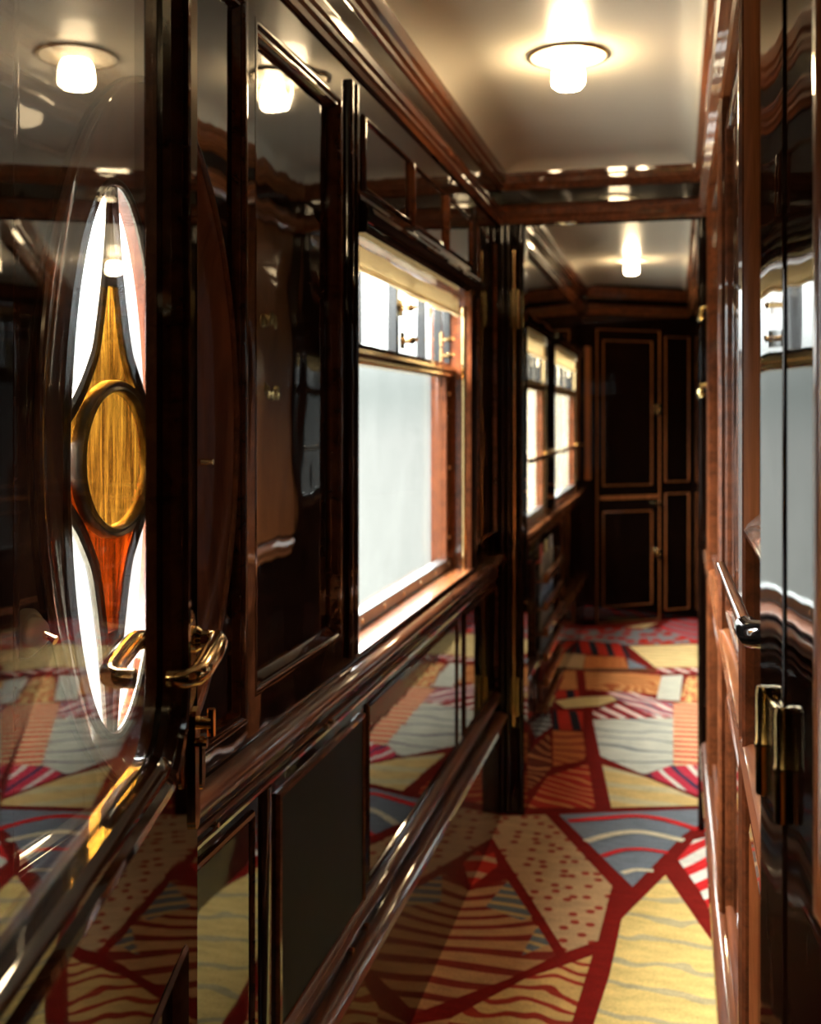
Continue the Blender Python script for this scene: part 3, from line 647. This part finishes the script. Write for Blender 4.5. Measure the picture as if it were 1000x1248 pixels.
mb = MB(); mb.box(-.05, .87, 0, 2.2, -.05, 0, 0, MF); wf = S(mb.build('wall_far', 'panel', smooth=0), 'slanted dark wall closing the far end', 'wall')
for r in ((.62, .81, .90, 1.86), (.62, .81, .06, .83)): frame_mb(MF, r, [(u * .42, h * .7) for u, h in BEAD]).build('panel_molding', 'warm', wf)
mb = MB(); mb.box(.018, .060, .93, 1.78, 0, .008, 0, MF); mb.build('pilaster', 'warm', wf, bevel=.002)
fd = empty('door_4', MF(.335, 0, 0), 'closed black panelled door with brass knobs at the far end', 'door', None, 'structure')
mb = MB(); mb.box(.10, .575, .01, 1.89, 0, .008, 0, MF); mb.build('leaf', 'panel', fd, smooth=0)
for r in ((.098, .577, .005, 1.895), (.145, .517, .885, 1.825), (.145, .517, .11, .725)):
    frame_mb(MF, r, [(u * .42, h * .7 + .008) for u, h in BEAD]).build('panel_molding', 'warm', fd)
mb = MB(); mb.box(.12, .555, .80, .825, .008, .02, 0, MF); mb.build('lock_rail_bead', 'warm', fd)
for a, z in ((.545, 1.40), (.545, 1.36), (.553, .765), (.545, .46), (.545, .425)):
    mb = MB(); mb.lathe([(0, .008), (.014, .008), (.014, .012), (.006, .016), (.006, .03), (.014, .036), (.017, .046), (.012, .055), (0, .058)], lambda x, y, h: MF(a + x, z + y, h), 16, cap=False)
    mb.build('knob', 'brass', fd)

# ------------------------------------------------------------------ lights on the ceiling
def lamp(x, y, lab):
    e = empty('ceiling_light', (x, y, CEIL), lab, 'ceiling light', 'ceiling lights of the corridor')
    mp = lambda u, v, h: (x + u, y + v, CEIL - .002 + h)
    mb = MB(); mb.lathe([(.030, 0), (.088, 0), (.088, -.003), (.060, -.005), (.034, -.010), (.030, -.010)], mp, 48, cap=False); mb.build('dish', 'dish', e, smooth=40)
    mb = MB(); mb.tube([mp(.090 * math.cos(2 * PI * k / 48), .090 * math.sin(2 * PI * k / 48), -.002) for k in range(48)], .003, 8, True); mb.build('rim', 'oldbrass', e)
    mb = MB(); n = 48; rs = []
    for r, h, s in ((.001, -.010, 0), (.028, -.010, 0), (.033, -.018, .02), (.036, -.034, .035), (.037, -.056, .045), (.035, -.068, .06), (.027, -.075, .10), (.012, -.078, .05), (.001, -.078, 0)):
        rs.append([mp(r * (1 + s * math.cos(10 * 2 * PI * k / n)) * math.cos(2 * PI * k / n), r * (1 + s * math.cos(10 * 2 * PI * k / n)) * math.sin(2 * PI * k / n), h) for k in range(n)])
    mb.rings(rs); mb.build('shade', 'shade', e, smooth=60)
lamp(-.246, 2.585, 'brass-rimmed ceiling light with glowing fluted shade, in front of the doorway beam')
lamp(-.240, 6.09, 'glowing ceiling light beyond the doorway, over the far stretch of corridor')

l = bpy.data.lights.new('vestibule_fill', 'POINT'); l.color = (1, .74, .42); l.energy = 9; l.shadow_soft_size = .04
o = bpy.data.objects.new('vestibule_fill', l); C.objects.link(o); o.location = (-.246, -.92, 2.09)      # unseen fill added to brighten the near end, spaced like the row's next lamp
# ------------------------------------------------------------------ small things
rk = empty('magazine_rack', (-W, 4.87, .10), 'tall wooden magazine rack on the wall under the window beyond the doorway', 'magazine rack')
for a in (4.55, 5.19):
    mb = MB(); mb.box(a, a + .025, .10, .73, 0, .052 if a > 5 else .022, 0, ML); mb.build('side_rail', 'molddark', rk, bevel=.003)
mb = MB(); mb.box(4.575, 5.19, .11, .72, 0, .006, 0, ML); mb.build('backboard', 'panel', rk)
tiers = [.12, .225, .33, .435, .54, .655]
for z in tiers:
    mb = MB(); mb.box(4.56, 5.20, z, z + .034, .052, .074, 0, ML); mb.box(4.575, 5.19, z - .006, z, .006, .070, 0, ML); mb.build('slat', 'warmrail', rk, bevel=.002)
cols = [(.20, .06, .03), (.35, .04, .02), (.28, .27, .26), (.45, .36, .24), (.42, .52, .62), (.50, .44, .30)]
labs = ['brown magazine in the lowest pocket of the wall rack', 'red magazine in the second lowest pocket of the wall rack', 'grey magazine in the third pocket from the bottom of the wall rack',
        'cream magazine in the third pocket from the top of the wall rack', 'pale blue magazine in the second pocket from the top of the wall rack', 'straw coloured magazine in the top pocket of the wall rack']
for z, c, l in zip(tiers, cols, labs):
    pm = plain('printed_cover', c, rough=.35, coat=.4, noise=.45, nscale=9)
    mb = MB(); mb.box(4.66, 5.10, z + .001, z + .092, .022, .034, 0, ML); mb.box(4.661, 5.099, z + .003, z + .090, .024, .032, 1, ML)
    tag(mb.build('magazine', [pm], bevel=.002), l, 'magazine', 'magazines in the wall rack')
for a, c, l in ((4.62, (.5, .08, .04), 'red leaflet standing on the magazine rack'), (4.80, (.6, .5, .2), 'yellow leaflet standing on the magazine rack'), (4.98, (.5, .5, .48), 'white leaflet standing on the magazine rack')):
    pm = plain('leaflet_paper', c, rough=.6, noise=.4, nscale=20)
    mb = MB(); mb.box(a, a + .10, .725, .80, .028, .032, 0, ML); mb.box(a, a + .10, .722, .727, .010, .034, 0, ML)
    tag(mb.build('leaflet', [pm]), l, 'leaflet', 'leaflets on top of the magazine rack')
for z, l in ((1.43, 'lower brass coat hook on the pale panel by the doorway'), (1.66, 'upper brass coat hook on the pale panel by the doorway')):
    e = empty('coat_hook', (RX - .005, 3.42, z), l, 'coat hook', 'coat hooks by the doorway')
    mb = MB(); mb.lathe([(0, .005), (.022, .005), (.022, .010), (.012, .015), (0, .016)], lambda x, y, h: MR(3.42 + x, z + y, h), 20, cap=False); mb.build('back_plate', 'oldbrass', e)
    mb = MB(); mb.tube([MR(3.42, z + .005, .014), MR(3.42, z + .004, .03), MR(3.42, z - .02, .036), MR(3.42, z - .03, .028)], [.008, .008, .009, .013], 12); mb.build('hook', 'oldbrass', e)

sw = empty('light_switch', (-W - .014, .935, 1.14), 'small round cream switch on the wall behind the glazed door', 'switch')
ms_ = lambda x, y, h: ML(.935 + x, 1.14 + y, -.014 + h)
mb = MB(); mb.lathe([(0, 0), (.023, 0), (.023, .006), (.020, .010), (.019, .010), (.018, .008), (.010, .010), (0, .010)], ms_, 32, cap=False); mb.build('base_plate', 'creampaint', sw, smooth=40)
mb = MB(); mb.lathe([(0, .009), (.015, .009), (.015, .016), (.011, .021), (0, .022)], ms_, 28, cap=False); mb.build('cap', 'creampaint', sw, smooth=50)
mb = MB(); mb.tube([ms_(0, 0, .02), ms_(0, -.006, .034)], [.003, .0045], 10); mb.build('dolly', 'brass', sw)

# ------------------------------------------------------------------ daylight
wd = bpy.data.worlds.new('overcast'); bpy.context.scene.world = wd; wd.use_nodes = True
nt = wd.node_tree; nt.nodes.clear()
tc = nt.nodes.new('ShaderNodeTexCoord'); sp = nt.nodes.new('ShaderNodeSeparateXYZ'); nt.links.new(tc.outputs['Generated'], sp.inputs[0])
mr = nt.nodes.new('ShaderNodeMapRange'); setin(mr, From_Min=-.4, From_Max=.6); nt.links.new(sp.outputs['Z'], mr.inputs['Value'])
ns = nt.nodes.new('ShaderNodeTexNoise'); setin(ns, Scale=3.0, Detail=3.0); nt.links.new(tc.outputs['Generated'], ns.inputs['Vector'])
m1 = nt.nodes.new('ShaderNodeMath'); m1.operation = 'MULTIPLY_ADD'; m1.inputs[1].default_value = .12; nt.links.new(ns.outputs['Fac'], m1.inputs[0])
m2 = nt.nodes.new('ShaderNodeMath'); m2.operation = 'SUBTRACT'; m2.inputs[1].default_value = .06; nt.links.new(mr.outputs['Result'], m2.inputs[0]); nt.links.new(m2.outputs[0], m1.inputs[2])
rp = ramp(nt, [(.0, (.78, .80, .74)), (.30, (.88, .90, .85)), (.375, (.84, .86, .82)), (.42, (.66, .71, .68)), (.50, (.76, .81, .79)), (.66, (.92, .96, .96)), (1, (1, 1.0, 1.0))])
nt.links.new(m1.outputs[0], rp.inputs['Fac'])
sky = nt.nodes.new('ShaderNodeMapRange'); sky.interpolation_type = 'SMOOTHSTEP'; setin(sky, From_Min=.02, From_Max=.55, To_Min=WORLD, To_Max=WORLD * 30)   # overcast: brighter overhead
nt.links.new(sp.outputs['Z'], sky.inputs['Value'])
bg = nt.nodes.new('ShaderNodeBackground'); uplight = nt.nodes.new('ShaderNodeMapRange'); setin(uplight, From_Min=-.22, From_Max=-.7, To_Min=1.0, To_Max=5.0)      # extra brightness added from below to light the ceiling
nt.links.new(sp.outputs['Z'], uplight.inputs['Value'])
gm = nt.nodes.new('ShaderNodeMath'); gm.operation = 'MULTIPLY'; nt.links.new(sky.outputs['Result'], gm.inputs[0]); nt.links.new(uplight.outputs['Result'], gm.inputs[1])
nt.links.new(gm.outputs[0], bg.inputs['Strength']); nt.links.new(rp.outputs['Color'], bg.inputs['Color'])
wo = nt.nodes.new('ShaderNodeOutputWorld'); nt.links.new(bg.outputs['Background'], wo.inputs['Surface'])
for y, z, sy, sz in ((1.216, 1.2945, .30, .68), (2.615, 1.29, 1.2, .80), (4.75, 1.29, .79, .79), (6.11, 1.29, 1.2, .79)):
    l = bpy.data.lights.new('daylight_opening', 'AREA'); l.shape = 'RECTANGLE'; l.size = sy; l.size_y = sz
    o = bpy.data.objects.new('daylight_opening', l); C.objects.link(o); o.location = (-W - .13, y, z)
    o.rotation_euler = Vector((1, 0, 0)).to_track_quat('-Z', 'Z').to_euler()
    l.cycles.is_portal = True

# ------------------------------------------------------------------ camera
cam = bpy.data.cameras.new('camera'); co = bpy.data.objects.new('camera', cam); C.objects.link(co)
cam.sensor_fit = 'HORIZONTAL'; cam.sensor_width = 24; cam.lens = 24 * 1.35
cam.shift_x = 0; cam.shift_y = -(624 - 505) / 1000
co.location = (0, 0, EYE); co.rotation_euler = (PI / 2, 0, TH)
cam.clip_start = .05
cam.dof.use_dof = True; cam.dof.focus_distance = 1.2; cam.dof.aperture_fstop = 5.0
sc = bpy.context.scene; sc.camera = co
sc.view_settings.view_transform = 'Standard'; sc.view_settings.look = 'None'; sc.view_settings.gamma = 1; sc.view_settings.use_curve_mapping = False
sc.view_settings.exposure = EXPO
cy = sc.cycles
cy.max_bounces = 14; cy.diffuse_bounces = 5; cy.glossy_bounces = 8; cy.transmission_bounces = 8; cy.transparent_max_bounces = 16
cy.use_denoising = True; cy.sample_clamp_indirect = 6.0; cy.blur_glossy = .2
